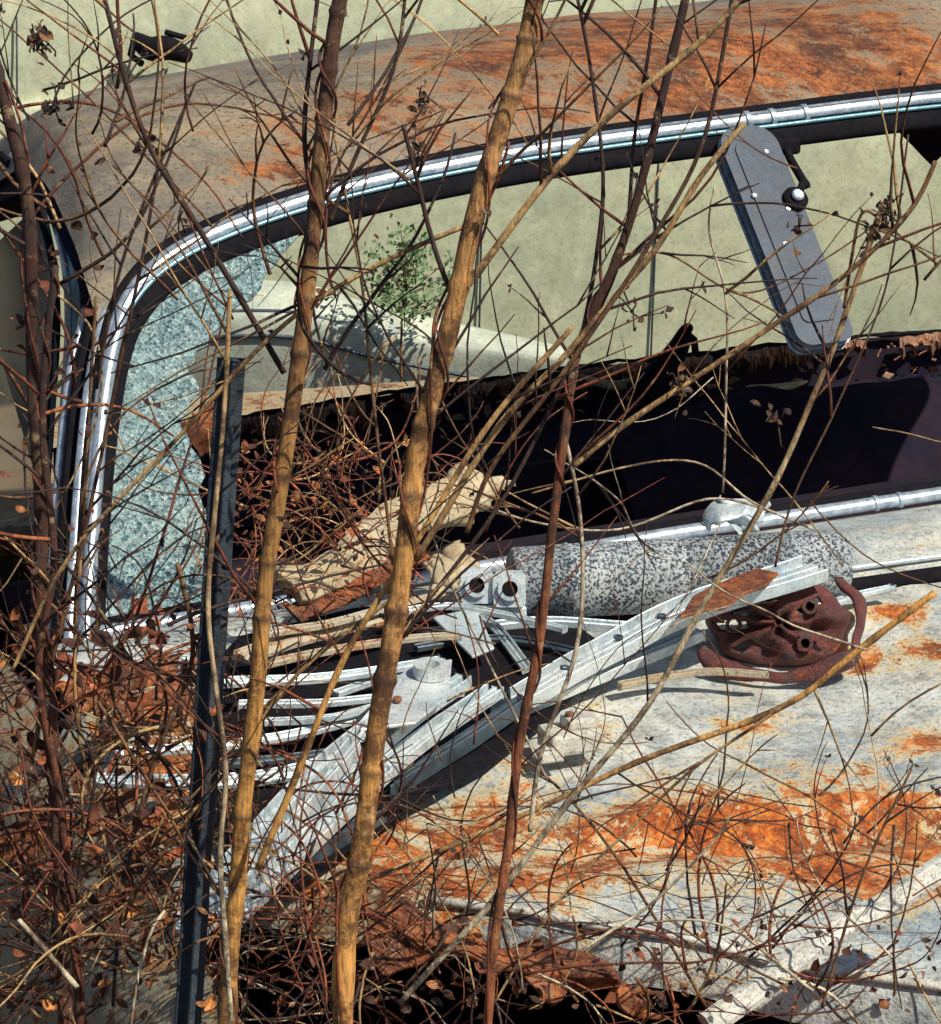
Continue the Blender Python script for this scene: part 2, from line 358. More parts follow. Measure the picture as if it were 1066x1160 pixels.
O=Vector((Q1.x,Q1.y,0))-C*.05
def F(u,v,z): return O+C*u+B*v+Z*z
WIDE=1.9
for side,u in (('left',0),('right',WIDE)):
    s=-1 if side=='left' else 1
    rowsS=[]
    for z0,o in ((.90,0),(.82,.07),(.65,.10),(.45,.09),(.25,.05)):
        rowsS.append([F(u+s*(o-(.06 if v in(-1.15,3.6) else 0)),v,max(.2,z0-(0 if v<1 else .38*min(1,(v-.5)/1.2) if side=='right' else .15*(v>2.4)))) for v in (-1.15,-.9,-.4,0,.3,1.2,2.2,3.2,3.6)])
    loft('body_side_'+side,rowsS,M_BODY,car,60,16)
    for v in (-.7,2.9):
        bpy.ops.mesh.primitive_torus_add(major_radius=.26,minor_radius=.085,location=F(u+s*.06,v,.30),rotation=(pi/2,0,YAW+pi/2),major_segments=40,minor_segments=14)
        o_=bpy.context.object; o_.name='tire'; o_.data.materials.append(M_BLACK); o_.parent=car
        bpy.ops.mesh.primitive_cylinder_add(radius=.19,depth=.1,location=F(u+s*.06,v,.30),rotation=(pi/2,0,YAW+pi/2))
        o_=bpy.context.object; o_.name='wheel_rim'; o_.data.materials.append(M_RUSTY); o_.parent=car; bev(o_,.02)
box('front_panel',F(WIDE/2,-1.14,.48),C,B,Z,WIDE-.1,.05,.46,M_BODY,car,.02)
box('radiator_support',F(WIDE/2,-.86,.64),C,B,Z,WIDE-.12,.5,.04,M_RUSTY,car,.01)
box('front_bumper',F(WIDE/2,-1.25,.40),C,B,Z,WIDE+.1,.08,.14,M_CHROME,car,.03)
box('floor_pan',F(WIDE/2,1.2,.25),C,B,Z,WIDE-.02,4.6,.04,M_INT,car,0)
box('trunk_lid',F(WIDE/2,2.98,.50),C,B,Z,WIDE-.05,1.2,.08,M_BODY,car,.03)
box('firewall',F(WIDE/2,.30,.55),C,B,Z,WIDE-.04,.04,.56,M_INT,car,0)
dsh=[W(110,716)+B*.03-Z*.03,W(1150,553)+B*.03-Z*.03]
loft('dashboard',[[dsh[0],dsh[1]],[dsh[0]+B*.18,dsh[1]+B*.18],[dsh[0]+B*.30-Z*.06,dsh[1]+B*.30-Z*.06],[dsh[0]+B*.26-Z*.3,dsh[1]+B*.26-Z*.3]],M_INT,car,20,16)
RP=F(0,2.25,0)
def K(a,b,off=0): return I(a,b,RP+B*off,B)
def kb(a): return 474-(a-280)*.17+(a-280)**2*.00006
top=[K(a,kb(a)-1) for a in (60,210,280,420,560,700,850,1000,1200)]; bot=[Vector((p.x,p.y,.3)) for p in top]
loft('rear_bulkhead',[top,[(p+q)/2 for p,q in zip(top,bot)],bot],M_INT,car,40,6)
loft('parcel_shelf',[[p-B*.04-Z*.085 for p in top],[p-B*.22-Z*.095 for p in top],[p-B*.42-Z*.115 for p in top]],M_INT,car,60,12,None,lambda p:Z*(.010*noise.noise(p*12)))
vs=[];fs=[]
n=520
for i in range(n):
    a=215+i*1.75; wv=noise.noise(Vector((a*.016,1,0)));w2=noise.noise(Vector((a*.07,4,0))); w3=noise.noise(Vector((a*.3,9,0)))
    b0=kb(a)+2+5*w2+3*w3; b1=b0+max(2,15+26*wv+14*w2+7*w3)
    vs+=[K(a,b0,-.03),K(a,(b0+b1)/2,-.045-.03*w2),K(a,b1,-.03)]
for i in range(n-1):
    if noise.noise(Vector((i*.028,8,2)))<-.18: continue
    q=i*3; fs+=[(q,q+3,q+4,q+1)]
    if noise.noise(Vector((i*.05,3,7)))>-.1: fs+=[(q+1,q+4,q+5,q+2)]
solid(mesh('rear_window_sill',vs,fs,M_SILL,car,False),.006)
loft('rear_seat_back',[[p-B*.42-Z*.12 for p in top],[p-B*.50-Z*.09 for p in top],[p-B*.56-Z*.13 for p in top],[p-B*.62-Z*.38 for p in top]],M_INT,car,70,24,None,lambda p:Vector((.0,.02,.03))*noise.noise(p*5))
su=(.15,.5,.8,1.1,1.5,1.8)
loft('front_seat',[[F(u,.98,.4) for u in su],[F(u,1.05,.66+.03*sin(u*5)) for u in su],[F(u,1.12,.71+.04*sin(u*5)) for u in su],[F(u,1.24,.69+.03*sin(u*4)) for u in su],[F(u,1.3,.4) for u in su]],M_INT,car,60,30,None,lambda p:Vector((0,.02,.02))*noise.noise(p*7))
t=T()
t.tube([p+Z*(.006*noise.noise(p*25)) for p in cat([K(a,kb(a)-3,-.02) for a in range(60,1210,100)],10)],lambda s:.005+.003*noise.noise(Vector((s*40,0,0))),(1,1,1),7); t.make('rear_window_rail',M_BLACK,car)
vs=[];fs=[]
for k in range(330):
    a=250+R()**.9*830
    if noise.noise(Vector((a*.012,3,0)))<-.12: continue
    p=K(a,kb(a)+U(8,48),-.07-U(0,.03)); b0_=len(vs); sz=U(.004,.015)
    d1=Vector((U(-1,1),U(-1,1),U(-.4,.4))).normalized()*sz; d2=Vector((U(-1,1),U(-1,1),U(-.2,1))).normalized()*sz*.7
    vs+=[p-d1,p-d2,p+d1*1.3,p+d2]; fs.append((b0_,b0_+1,b0_+2,b0_+3))
mesh('sill_rust_flakes',vs,fs,M_SILL,car,False)
a1=[F(.02,2.0,.84),F(.07,1.85,1.15),F(.14,1.55,1.40)]; a2=[F(.02,2.4,.84),F(.08,2.15,1.15),F(.16,1.8,1.38)]
solid(loft('c_pillar_left',[a1,a2],M_BODY,car,10,4),.04)
t=T(); t.tube(cat([K(1230,420),K(1235,300),K(1220,200),K(1200,120)],5),.04,(1,1,1),8,.5); t.make('c_pillar_right',M_BODY,car)
t=T(); t.tube(cat([W(1330,540),W(1330,330),W(1290,200),W(1250,110)],5),.03,(1,1,1),8,.6); t.make('a_pillar_right',M_BODY,car)
t=T(); t.tube(cat([K(725,450,-.3),K(752,420,-.3),K(768,395,-.3),K(778,374,-.3),K(784,372,-.3)],5),lambda s:.034*(1-s)+.006,(1,1,1),8); t.tube([K(778,378,-.3),K(786,384,-.3),K(788,400,-.3)],.008,(1,1,1),6); t.make('seat_belt_hook',M_BLACK,car)
cl=[[K(690,485,-.5),K(800,455,-.5),K(930,440,-.5),K(1120,425,-.5)],[K(700,510,-.6),K(820,500,-.55),K(950,480,-.6),K(1120,450,-.6)],[K(720,600,-.75),K(850,590,-.75),K(960,560,-.7),K(1120,560,-.75)]]
loft('hanging_liner',cl,M_INT,car,50,20,None,lambda p:Vector((.0,.05,.02))*noise.noise(p*8))
t=T(); t.tube(cat([K(845,438,-.45),K(880,440,-.45),K(915,432,-.45)],5),lambda s:.008*sin(s*pi)+.002,(1,1,1),6); t.tube(cat([K(655,425,-.2),K(700,437,-.2),K(745,420,-.2)],5),lambda s:.010*sin(s*pi)+.002,(1,1,1),6,.5); t.make('broken_spring_clip',M_FOAM,car)
# ---- mirror
mt=W(836,158)+Vector((0,-.01,0)); mb=W(926,388)+Vector((0,-.04,0))
Lx=(mb-mt); ln=Lx.length; Lx.normalize(); Wx=(C-Lx*C.dot(Lx)).normalized(); Nx=Lx.cross(Wx)
if Nx.y>0: Nx=-Nx
def rslab(name,org,lx,wx,nx,L,w0,w1,th,mat,parent,rad=.03,bw=.005):
    pts=[]
    for cx,cy,st in ((rad,w0/2-rad,pi/2),(rad,-w0/2+rad,pi),(L-rad*.5,-w1/2+rad*.5,1.5*pi),(L-rad*.5,w1/2-rad*.5,0)):
        r_=rad if cx==rad else rad*.5
        for k in range(7):
            an=st+k/6*pi/2; pts.append((cx+r_*cos(an),cy+r_*sin(an)))
    n=len(pts)
    vs=[org+lx*a+wx*b for a,b in pts]+[org+lx*a+wx*b+nx*th for a,b in pts]
    fs=[tuple(range(n)),tuple(range(2*n-1,n-1,-1))]+[(i,(i+1)%n,n+(i+1)%n,n+i) for i in range(n)]
    ob=mesh(name,vs,fs,mat,parent,False); bev(ob,bw,3); return ob
rslab('rear_view_mirror',mt,Lx,Wx,Nx,ln,.081,.078,.026,M_MIRR,car,.030,.008)
rslab('mirror_rim',mt+Lx*-.003+Nx*-.004,Lx,Wx,Nx,ln+.006,.092,.089,.018,M_CHROME,car,.034,.004)
rslab('mirror_inset',mt+Lx*.02+Nx*.0255,Lx,Wx,Nx,ln-.05,.056,.054,.003,M_MIRR,car,.02,.001)
def disc(name,c,n,r,h,mat,parent,seg=16):
    t=T(); t.tube([c,c+n*h],r,(1,1,1),seg); o_=t.make(name,mat,parent); o_.data.polygons.foreach_set('use_smooth',[False]*len(o_.data.polygons)); bev(o_,h*.3,1); return o_
for (l,w_) in ((.045,.02),(.12,-.028),(.15,.018),(.21,-.01)): disc('mirror_screw',mt+Lx*l+Wx*w_+Nx*.026,Nx,.005,.005,M_CHROME,car,10)
jc=mt+Lx*.135+Wx*.035+Nx*.026
disc('mirror_joint',jc,Nx,.020,.012,M_BLACK,car,20); disc('mirror_joint_cap',jc+Nx*.012,Nx,.010,.008,M_CHROME,car,14)
t=T(); t.tube(cat([jc+Nx*.01,jc-Lx*.03+Wx*.028,W(908,205)+Vector((0,-.05,0)),W(893,178)+Vector((0,-.03,0)),W(888,160)],8),.0065,(1,1,1),8); t.make('mirror_arm',M_BLACK,car)
box('mirror_bracket',W(888,165)+Vector((0,-.01,0)),C,B,Z,.05,.02,.025,M_BLACK,car,.006)
# ---------------------------------------------------------------- debris on the hood
can=empty('speckled_canister')
a=Hd(578,662,.052); b_=Hd(955,640,.052); r=.047
ax=(b_-a).normalized(); Lc=(b_-a).length
pr=[(0,.7),(.004,.88),(.015,1),(.16,1),(.163,1.03),(.17,1.03),(.173,1),(.5,.995),(.503,.97),(.508,.97),(.511,1),(.82,1),(.823,1.03),(.83,1.03),(.833,1),(.985,1),(.996,.93),(1,.8)]
n0=len(pr); side=28; v1=ax.orthogonal().normalized(); v2=ax.cross(v1); vs=[];fs=[]
for s,k in pr:
    for q in range(side):
        an=2*pi*q/side; rr=r*k*(1+.05*noise.noise(Vector((s*6,cos(an)*2,sin(an)*2)))); vs.append(a+ax*(s*Lc)+v1*rr*cos(an)+v2*rr*sin(an))
for i in range(n0-1):
    for q in range(side): q2=(q+1)%side; fs.append((i*side+q,i*side+q2,(i+1)*side+q2,(i+1)*side+q))
fs.append(tuple(range(side))[::-1]); fs.append(tuple((n0-1)*side+q for q in range(side)))
mesh('canister_body',vs,fs,M_SPECK,can)
def ring(name,c,n,r1,r2,mat,parent,h=.012):
    v1=n.orthogonal().normalized(); v2=n.cross(v1); vs=[];fs=[];S=20
    for (rr,hh) in ((r1,0),(r1,h),(r2,h),(r2,0)):
        for q in range(S):
            an=2*pi*q/S; vs.append(c+v1*rr*cos(an)+v2*rr*sin(an)+n*hh)
    for i in range(4):
        for q in range(S):
            q2=(q+1)%S; i2=(i+1)%4; fs.append((i*S+q,i*S+q2,i2*S+q2,i2*S+q))
    return mesh(name,vs,fs,mat,parent,False)
vd=-FW; XX=Vector((1,0,0))
for (x_,y_) in ((540,662),(577,666)):
    c=Hd(x_,y_,.06)+vd*.035
    rslab('bracket_lug',c-vd*.006+UP*.021,-UP,XX,vd,.042,.036,.036,.008,M_STRIP,can,.008,.002)
    ring('bracket_eye',c+vd*.001,vd,.010,.015,M_STRIP,can,.008); disc('bracket_hole',c+vd*.003,vd,.0095,.002,M_BLACK,can,16)
box('bracket_base',Hd(558,692,.03)+vd*.018,XX,vd,UP,.085,.03,.014,M_STRIP,can,.003)
def strip(name,pts,w,h,mat=M_STRIP,hh=.02,tw=0,prof=None,rivets=0,wf=None):
    ls=[Hd(x,y,q) for x,y,q in pts] if len(pts[0])==3 else [Hd(x,y,hh) for x,y in pts]
    o_=profile(name,ls,prof or chan(w,h),mat,None,HN,.0012,26,tw,wf)
    if rivets:
        sm=catN(ls,rivets+2)
        for k in range(1,rivets+1):
            ring('slot_eyelet',sm[k]+HN*(h*.8),HN,.003,.006,M_DSTRIP,o_,.003)
    return o_
strip('trim_channel',[(215,1058,.05),(330,930,.06),(430,835,.07),(520,775,.08)],.046,.015,rivets=6,wf=lambda s:.75+.35*sin(s*pi))
strip('trim_channel',[(262,1046,.045),(372,942,.05),(470,850,.055),(560,790,.06)],.024,.014)
strip('trim_channel',[(300,972,.065),(372,888,.085),(432,815,.095)],.018,.016)
strip('trim_channel',[(560,822,.02),(680,768,.03),(790,722,.04)],.026,.014)
strip('trim_channel',[(590,800,.04),(700,735,.06),(800,690,.085),(922,650,.10)],.050,.017,rivets=5,wf=lambda s:.7+.4*s)
strip('trim_channel',[(480,725,.02),(600,712,.02),(740,716,.02)],.016,.012)
strip('dark_trim_channel',[(430,905,.02),(540,835,.03),(640,770,.03)],.030,.02,M_DSTRIP)
strip('dark_trim_channel',[(270,1030,.02),(330,985,.02),(420,930,.02)],.040,.02,M_DSTRIP)
left=[((110,888),(300,884),(450,842),.024,M_STRIP,.03),((130,858),(290,842),(430,812),.018,M_STRIP,.05),((250,778),(360,772),(500,752),.022,M_STRIP,.06),
((270,802),(370,800),(470,790),.013,M_STRIP,.06),((275,748),(350,722),(450,700),.034,M_STRIP2,.07),((290,722),(380,708),(500,678),.018,M_STRIP2,.08),((300,757),(400,735),(520,725),.013,M_STRIP2,.07),
((340,835),(420,812),(500,800),.014,M_DSTRIP,.04),((220,870),(330,862),(420,848),.018,M_DSTRIP,.03),((440,700),(520,690),(640,716),.013,M_STRIP,.05),((470,740),(560,725),(650,740),.012,M_DSTRIP,.03),((510,690),(560,712),(600,760),.014,M_STRIP,.03),
((700,780),(790,765),(870,768),.012,M_STRIP2,.02),((930,690),(975,675),(1012,668),.015,M_STRIP,.02),((380,790),(450,770),(520,790),.012,M_STRIP,.05),((300,820),(380,815),(440,800),.010,M_STRIP,.06)]
for p0,p1,p2,w_,mt_,h_ in left: strip('metal_slat',[(*p0,h_),(*p1,h_),(*p2,h_)],w_,.007,mt_,tw=U(-.4,.4))
strip('rusted_strap',[(30,930,.04),(120,942,.04),(230,955,.04)],.03,.006,M_RUSTY)
def plate(name,pix,h,mat,th=.004):
    ob=mesh(name,[Hd(x,y,h) for x,y in pix],[tuple(range(len(pix)))],mat,None,False); solid(ob,th,0); bev(ob,.001,1); return ob
tb=plate('triangular_bracket',[(408,828),(430,780),(468,756),(512,748),(508,790),(470,820)],.105,M_STRIP)
ring('bracket_collar',Hd(488,765,.108),HN,.010,.020,M_STRIP,tb,.014); disc('bracket_bolt',Hd(450,795,.108),HN,.006,.006,M_RUSTY,tb,6)
plate('metal_offcut',[(612,760),(660,742),(690,758),(640,785)],.04,M_STRIP)
plate('metal_offcut',[(490,700),(540,690),(560,735),(535,745)],.05,M_STRIP)
plate('gap_shade_sheet',[(225,770),(270,722),(400,690),(520,680),(640,700),(690,735),(640,800),(560,862),(480,905),(400,960),(330,1010),(270,1000),(240,930),(250,860)],.022,M_BLACK)  # black sheet added under the debris, painting the shade in gaps between slats
plate('rusty_sheet_scrap',[(770,700),(785,676),(812,662),(830,655),(858,645),(882,650),(868,664),(846,672),(820,690),(800,692)],.120,M_RUSTY)
wb=empty('white_bracket')
c=Hd(645,836,.028)
box('block',c,C,B,Z,.062,.05,.026,M_WHITE,wb,.005)
box('flange',c+C*.012+Z*.019,C,B,Z,.038,.032,.014,M_WHITE,wb,.004)
box('foot',c-C*.034-B*.02-Z*.008,C,B,Z,.03,.03,.014,M_WHITE,wb,.003)
disc('bolt',c+Z*.025,Z,.006,.006,M_RUSTY,wb,6)
# crushed housing with lobes and holes
hbk=empty('rusted_headlight_bucket')
c=Hd(885,708,.035); axd=(Vector((-.25,-.85,.30))).normalized(); v1=(XX-axd*XX.dot(axd)).normalized(); v2=axd.cross(v1)
vs=[];fs=[]; rings=[(-.045,.96),(-.03,1.02),(-.01,1.03),(.008,.97),(.020,.84),(.026,.70),(.030,.55),(.036,.42),(.036,.25),(.032,.05)]; S=72
for h_,rr in rings:
    for q in range(S):
        an=2*pi*q/S; k=1+.14*noise.noise(Vector((cos(an)*1.5,sin(an)*1.5,h_*9)))+(.04*sin(an*7) if rr>.8 else 0)
        d=v1*cos(an)*.090+v2*sin(an)*.054
        p=c+axd*(h_+.020*noise.noise(Vector((cos(an)*2,sin(an)*2,rr*3))))+d*rr*k
        vs.append(p+Vector((noise.noise(p*40),noise.noise(p*40+Vector((4,4,4))),noise.noise(p*40+Vector((8,1,3)))))*.004)
for i in range(len(rings)-1):
    for q in range(S):
        hole=False
        for (hi,hq,hs) in ((5,36,2.2),(5.2,30,1.6),(4.6,45,1.7),(5,8,2.0),(5.2,62,1.6),(4.8,20,1.4)):
            dq=min(abs(q-hq),S-abs(q-hq))
            if ((i-hi)/1.3)**2+(dq/hs)**2<1: hole=True
        if hole: continue
        q2=(q+1)%S; fs.append((i*S+q,i*S+q2,(i+1)*S+q2,(i+1)*S+q))
o_=mesh('bucket_shell',vs,fs,M_MAROON,hbk); solid(o_,.004)
disc('bucket_backing',c-axd*.03,axd,.045,.004,M_BLACK,hbk,24)
for hq in (36,8,20,62):
    an=2*pi*hq/S; ring('bolt_boss',c+axd*.030+(v1*cos(an)*.090+v2*sin(an)*.054)*.60,axd,.006,.010,M_MAROON,hbk,.006)
pts=[Hd(796,735,.03),Hd(820,757,.01),Hd(900,765,.01),Hd(960,742,.03),Hd(974,690,.06),Hd(950,658,.08)]
t=T(); t.tube([p+Vector((noise.noise(p*30),0,noise.noise(p*30+Vector((3,3,3)))))*.008 for p in cat(pts,8)],lambda s:.007+.006*sin(s*9)**2,(1,1,1),8,.5); t.make('bucket_flange',M_MAROON,hbk)
def crump(name,c4,mat,amp=.012,nu=30,nv=16,fr=22,th=.004,bulge=0):
    a,b2,c2,d2=c4; vs=[];fs=[]
    for j in range(nv):
        for i in range(nu):
            s=i/(nu-1); q=j/(nv-1)
            s2=s+.10*noise.noise(Vector((s*6,q*6,a.x*9))); q2=q+.16*noise.noise(Vector((s*7,2,a.z*5)))*(abs(2*q-1))
            p=(a*(1-s2)+b2*s2)*(1-q2)+(d2*(1-s2)+c2*s2)*q2
            p=p+Vector((noise.noise(p*fr),noise.noise(p*fr+Vector((7,7,7))),noise.noise(p*fr+Vector((3,9,1)))))*amp*1.6
            p=p+vd*(bulge*sin(s*pi)*sin(q*pi)); vs.append(p)
    for j in range(nv-1):
        for i in range(nu-1):
            k=j*nu+i; fs.append((k,k+1,k+nu+1,k+nu))
    ob=mesh(name,vs,fs,mat,None,True); solid(ob,th,0); return ob
crump('torn_foam',[P(478,572,.40),P(520,528,.40),P(582,552,.40),P(498,608,.34)],M_FOAM,.010,th=.012,bulge=.03)
up_=Vector((.1,-.55,.83))
profile('torn_padded_board',[P(325,672,.10),P(400,628,.17),P(465,590,.25),P(520,566,.33)],[(-.028,0),(-.030,.010),(-.018,.018),(.018,.020),(.030,.010),(.028,0)],M_FOAM,None,up_,.006,40,.3,lambda s:1+.25*noise.noise(Vector((s*9,0,0))))
profile('rusted_board_edge',[P(330,698,.07),P(410,655,.13),P(480,622,.22)],[(-.016,0),(-.016,.004),(.016,.006),(.016,0)],M_RUSTY,None,up_,.004,30,.3)
crump('crumpled_rag',[P(475,640,.3),P(520,618,.35),P(550,648,.3),P(500,676,.25)],M_FOAM,.010,th=.006,bulge=.02)
crump('crumpled_foil',[P(790,588,.45),P(828,560,.46),P(868,578,.46),P(835,606,.42)],M_STRIP,.016,fr=50,th=.002,bulge=.02)
crump('rusty_sheet_fragment',[P(205,478,.2),P(235,458,.2),P(275,490,.2),P(225,520,.2)],M_RUSTY,.006)
crump('rusty_sheet_fragment',[P(60,770,-.2),P(200,735,-.1),P(235,790,-.1),P(100,820,-.2)],M_RUSTY,.015,bulge=.02)
crump('rusty_sheet_fragment',[P(400,1015,-.62),P(560,1055,-.64),P(760,1125,-.66),P(420,1078,-.7)],M_RUSTY,.014,nu=50,bulge=.02)
crump('rusty_sheet_fragment',[P(570,1070,-.66),P(700,1092,-.66),P(760,1140,-.7),P(600,1125,-.7)],M_RUSTY,.02,nu=50,bulge=.02)
crump('rusty_sheet_fragment',[P(-10,940,-.3),P(90,930,-.3),P(100,985,-.3),P(-10,990,-.3)],M_RUSTY,.01)
profile('white_painted_rail',[P(800,1165,-.78),P(900,1090,-.74),P(1000,1030,-.70),P(1110,965,-.66)],[(-.014,0),(-.014,.008),(-.007,.010),(-.005,.018),(.005,.018),(.008,.010),(.014,.008),(.014,0)],M_WHITE,None,HN,.003,30)
p_t=P(262,405,-.82); p_b=P(222,1010,-.84); dd=(p_b-p_t).normalized(); p_g=p_t+dd*(p_t.z/-dd.z)
w_=.024
profile('steel_fence_post',[p_t,p_t*.5+p_g*.5,p_g],[(-w_*.5,0),(-w_*.5,.004),(-.003,.004),(-.003,.020),(.003,.020),(.003,.004),(w_*.5,.004),(w_*.5,0)],M_POST,None,Vector((.25,-1,0)),.0005,20)
# ---------------------------------------------------------------- stalks and brambles
TAN=(.52,.33,.14); GOLD=(.66,.33,.08); RED=(.20,.05,.022); DARK=(.04,.024,.022); PALE=(.60,.51,.35); BRN=(.20,.10,.04)
def mixc(a,b,t): return tuple(x*(1-t)+y*t for x,y in zip(a,b))
def vary(c,k=.25):
    f=U(1-k,1+k); return tuple(min(1,x*f) for x in c)
pods=T()
def twig(t,p,d,L,r,col,depth=0):
    pts=[p.copy()]; n=max(4,int(L/.02)); bend=Vector((U(-1,1),U(-.6,.6),U(-1,1)))*.06
    q=p.copy(); d=d.normalized()
    for i in range(n):
        d=(d+bend+Vector((U(-1,1),U(-.7,.7),U(-1,1)))*.11).normalized(); q=q+d*(L/n); pts.append(q.copy())
        if depth<2 and R()<.16 and i>0:
            sd=(d+Vector((U(-1,1),U(-.6,.6),U(-.7,1)))*.8); twig(t,q,sd,L*U(.25,.5),r*.6,col,depth+1)
    t.tube(pts,lambda s:r*(1-.65*s),col,4 if r<.002 else 5)
    if R()<.16:
        for _ in range(3): pods.leaf(q,U(.004,.009),vary(DARK))
def stalk(name,pix,w,y,col,col2=None,side=10,twigs=10,tl=.16,ground=True,helix=0,nodes=True,y2=None):
    n=len(pix); y2=y if y2 is None else y2
    pts=[P(a,b,y+(y2-y)*i/(n-1)) for i,(a,b) in enumerate(pix)]
    if ground and pix[-1][1]>900:
        d=(pts[-1]-pts[-2]).normalized(); k=pts[-1].z
        pts.append(pts[-1]+Vector((d.x*.3*k,0,-k*.5))); pts.append(pts[-1]+Vector((d.x*.1*k,0,-k*.5-.02)))
    sm=cat(pts,14 if w>12 else 7)
    dist=(3+y); r=w*dist/3000/2; t=T()
    col2=col2 or col; L=sum((sm[i+1]-sm[i]).length for i in range(len(sm)-1))
    nn=max(3,int(L/.12)); ph=[U(.25,.75) for _ in range(nn+1)]
    sm=[p+Vector((noise.noise(p*8+Vector((w,0,0))),0,noise.noise(p*8)))*.004 for p in sm]
    def nd(s): f=(s*nn)%1.0; return f-ph[min(nn,int(s*nn))]
    def rad(s):
        bulge=.25*math.exp(-(nd(s)/.05)**2) if nodes else 0
        return r*(.8+.25*s)*(1+bulge+.10*noise.noise(Vector((s*30,w,0))))
    def cf(s):
        c=mixc(col2,col,min(1,max(0,s*1.4-.1)))
        c=mixc(c,BRN,max(0,noise.noise(Vector((s*12,w,y*9))))*.9)
        return mixc(c,DARK,.75) if nodes and abs(nd(s))<.035 else c
    t.tube(sm,rad,cf,side)
    for k in range(twigs):
        i=random.randrange(2,max(3,int(len(sm)*.8))); p=sm[i]
        tt=(sm[i-1]-sm[min(i+1,len(sm)-1)]).normalized()
        sd=Vector((random.choice((-1,1))*U(.3,.9),U(-.4,.3),0))
        twig(t,p,tt*U(.5,1)+sd,U(.4,1.5)*tl,U(.0007,.0017),vary(random.choice((DARK,BRN,RED,DARK,TAN))))
    for h in range(helix):
        p0=U(0,6); L2=U(.12,.35); s0=U(0,1-L2); pp=[]; tn=U(.12,.3)
        for k in range(60):
            s=s0+L2*k/59; x=s*(len(sm)-1); i=min(len(sm)-2,int(x)); q=sm[i].lerp(sm[i+1],x-i); an=p0+k*tn
            pp.append(q+Vector((cos(an),sin(an),0))*r*(1.2+.5*max(0,noise.noise(Vector((k*.1,h,w))))))
        t.tube(pp,.0012,vary(RED),4)
    return t.make(name)
S='weed_stalk'
stalk(S,[(388,-20),(378,50),(372,130),(361,230),(345,340),(332,450),(316,560),(300,680),(286,790),(276,900),(268,1010),(258,1140)],21,-.95,GOLD,(.12,.06,.035),12,11,helix=3)
stalk(S,[(612,-20),(598,40),(577,110),(546,215),(518,320),(495,420),(474,520),(455,640),(436,760),(418,880),(405,980),(388,1140)],26,-1.0,(.70,.34,.09),(.46,.24,.09),14,11,helix=4)
stalk(S,[(775,-10),(735,160),(700,290),(655,400),(640,500),(628,600),(610,720),(592,820),(575,950),(553,1140)],12,-.92,(.38,.12,.045),DARK,10,11,helix=2)
stalk(S,[(-10,60),(28,200),(36,330),(40,480),(46,600),(52,760),(62,900),(74,1140)],18,-.8,(.13,.055,.035),DARK,10,13,helix=5)
stalk(S,[(60,300),(48,450),(58,620),(44,760),(66,900),(90,1140)],10,-.85,RED,DARK,8,10,helix=3)
stalk(S,[(262,330),(256,430),(243,560),(238,680),(243,780),(255,880),(252,980),(262,1140)],7,-.98,PALE,TAN,8,6)
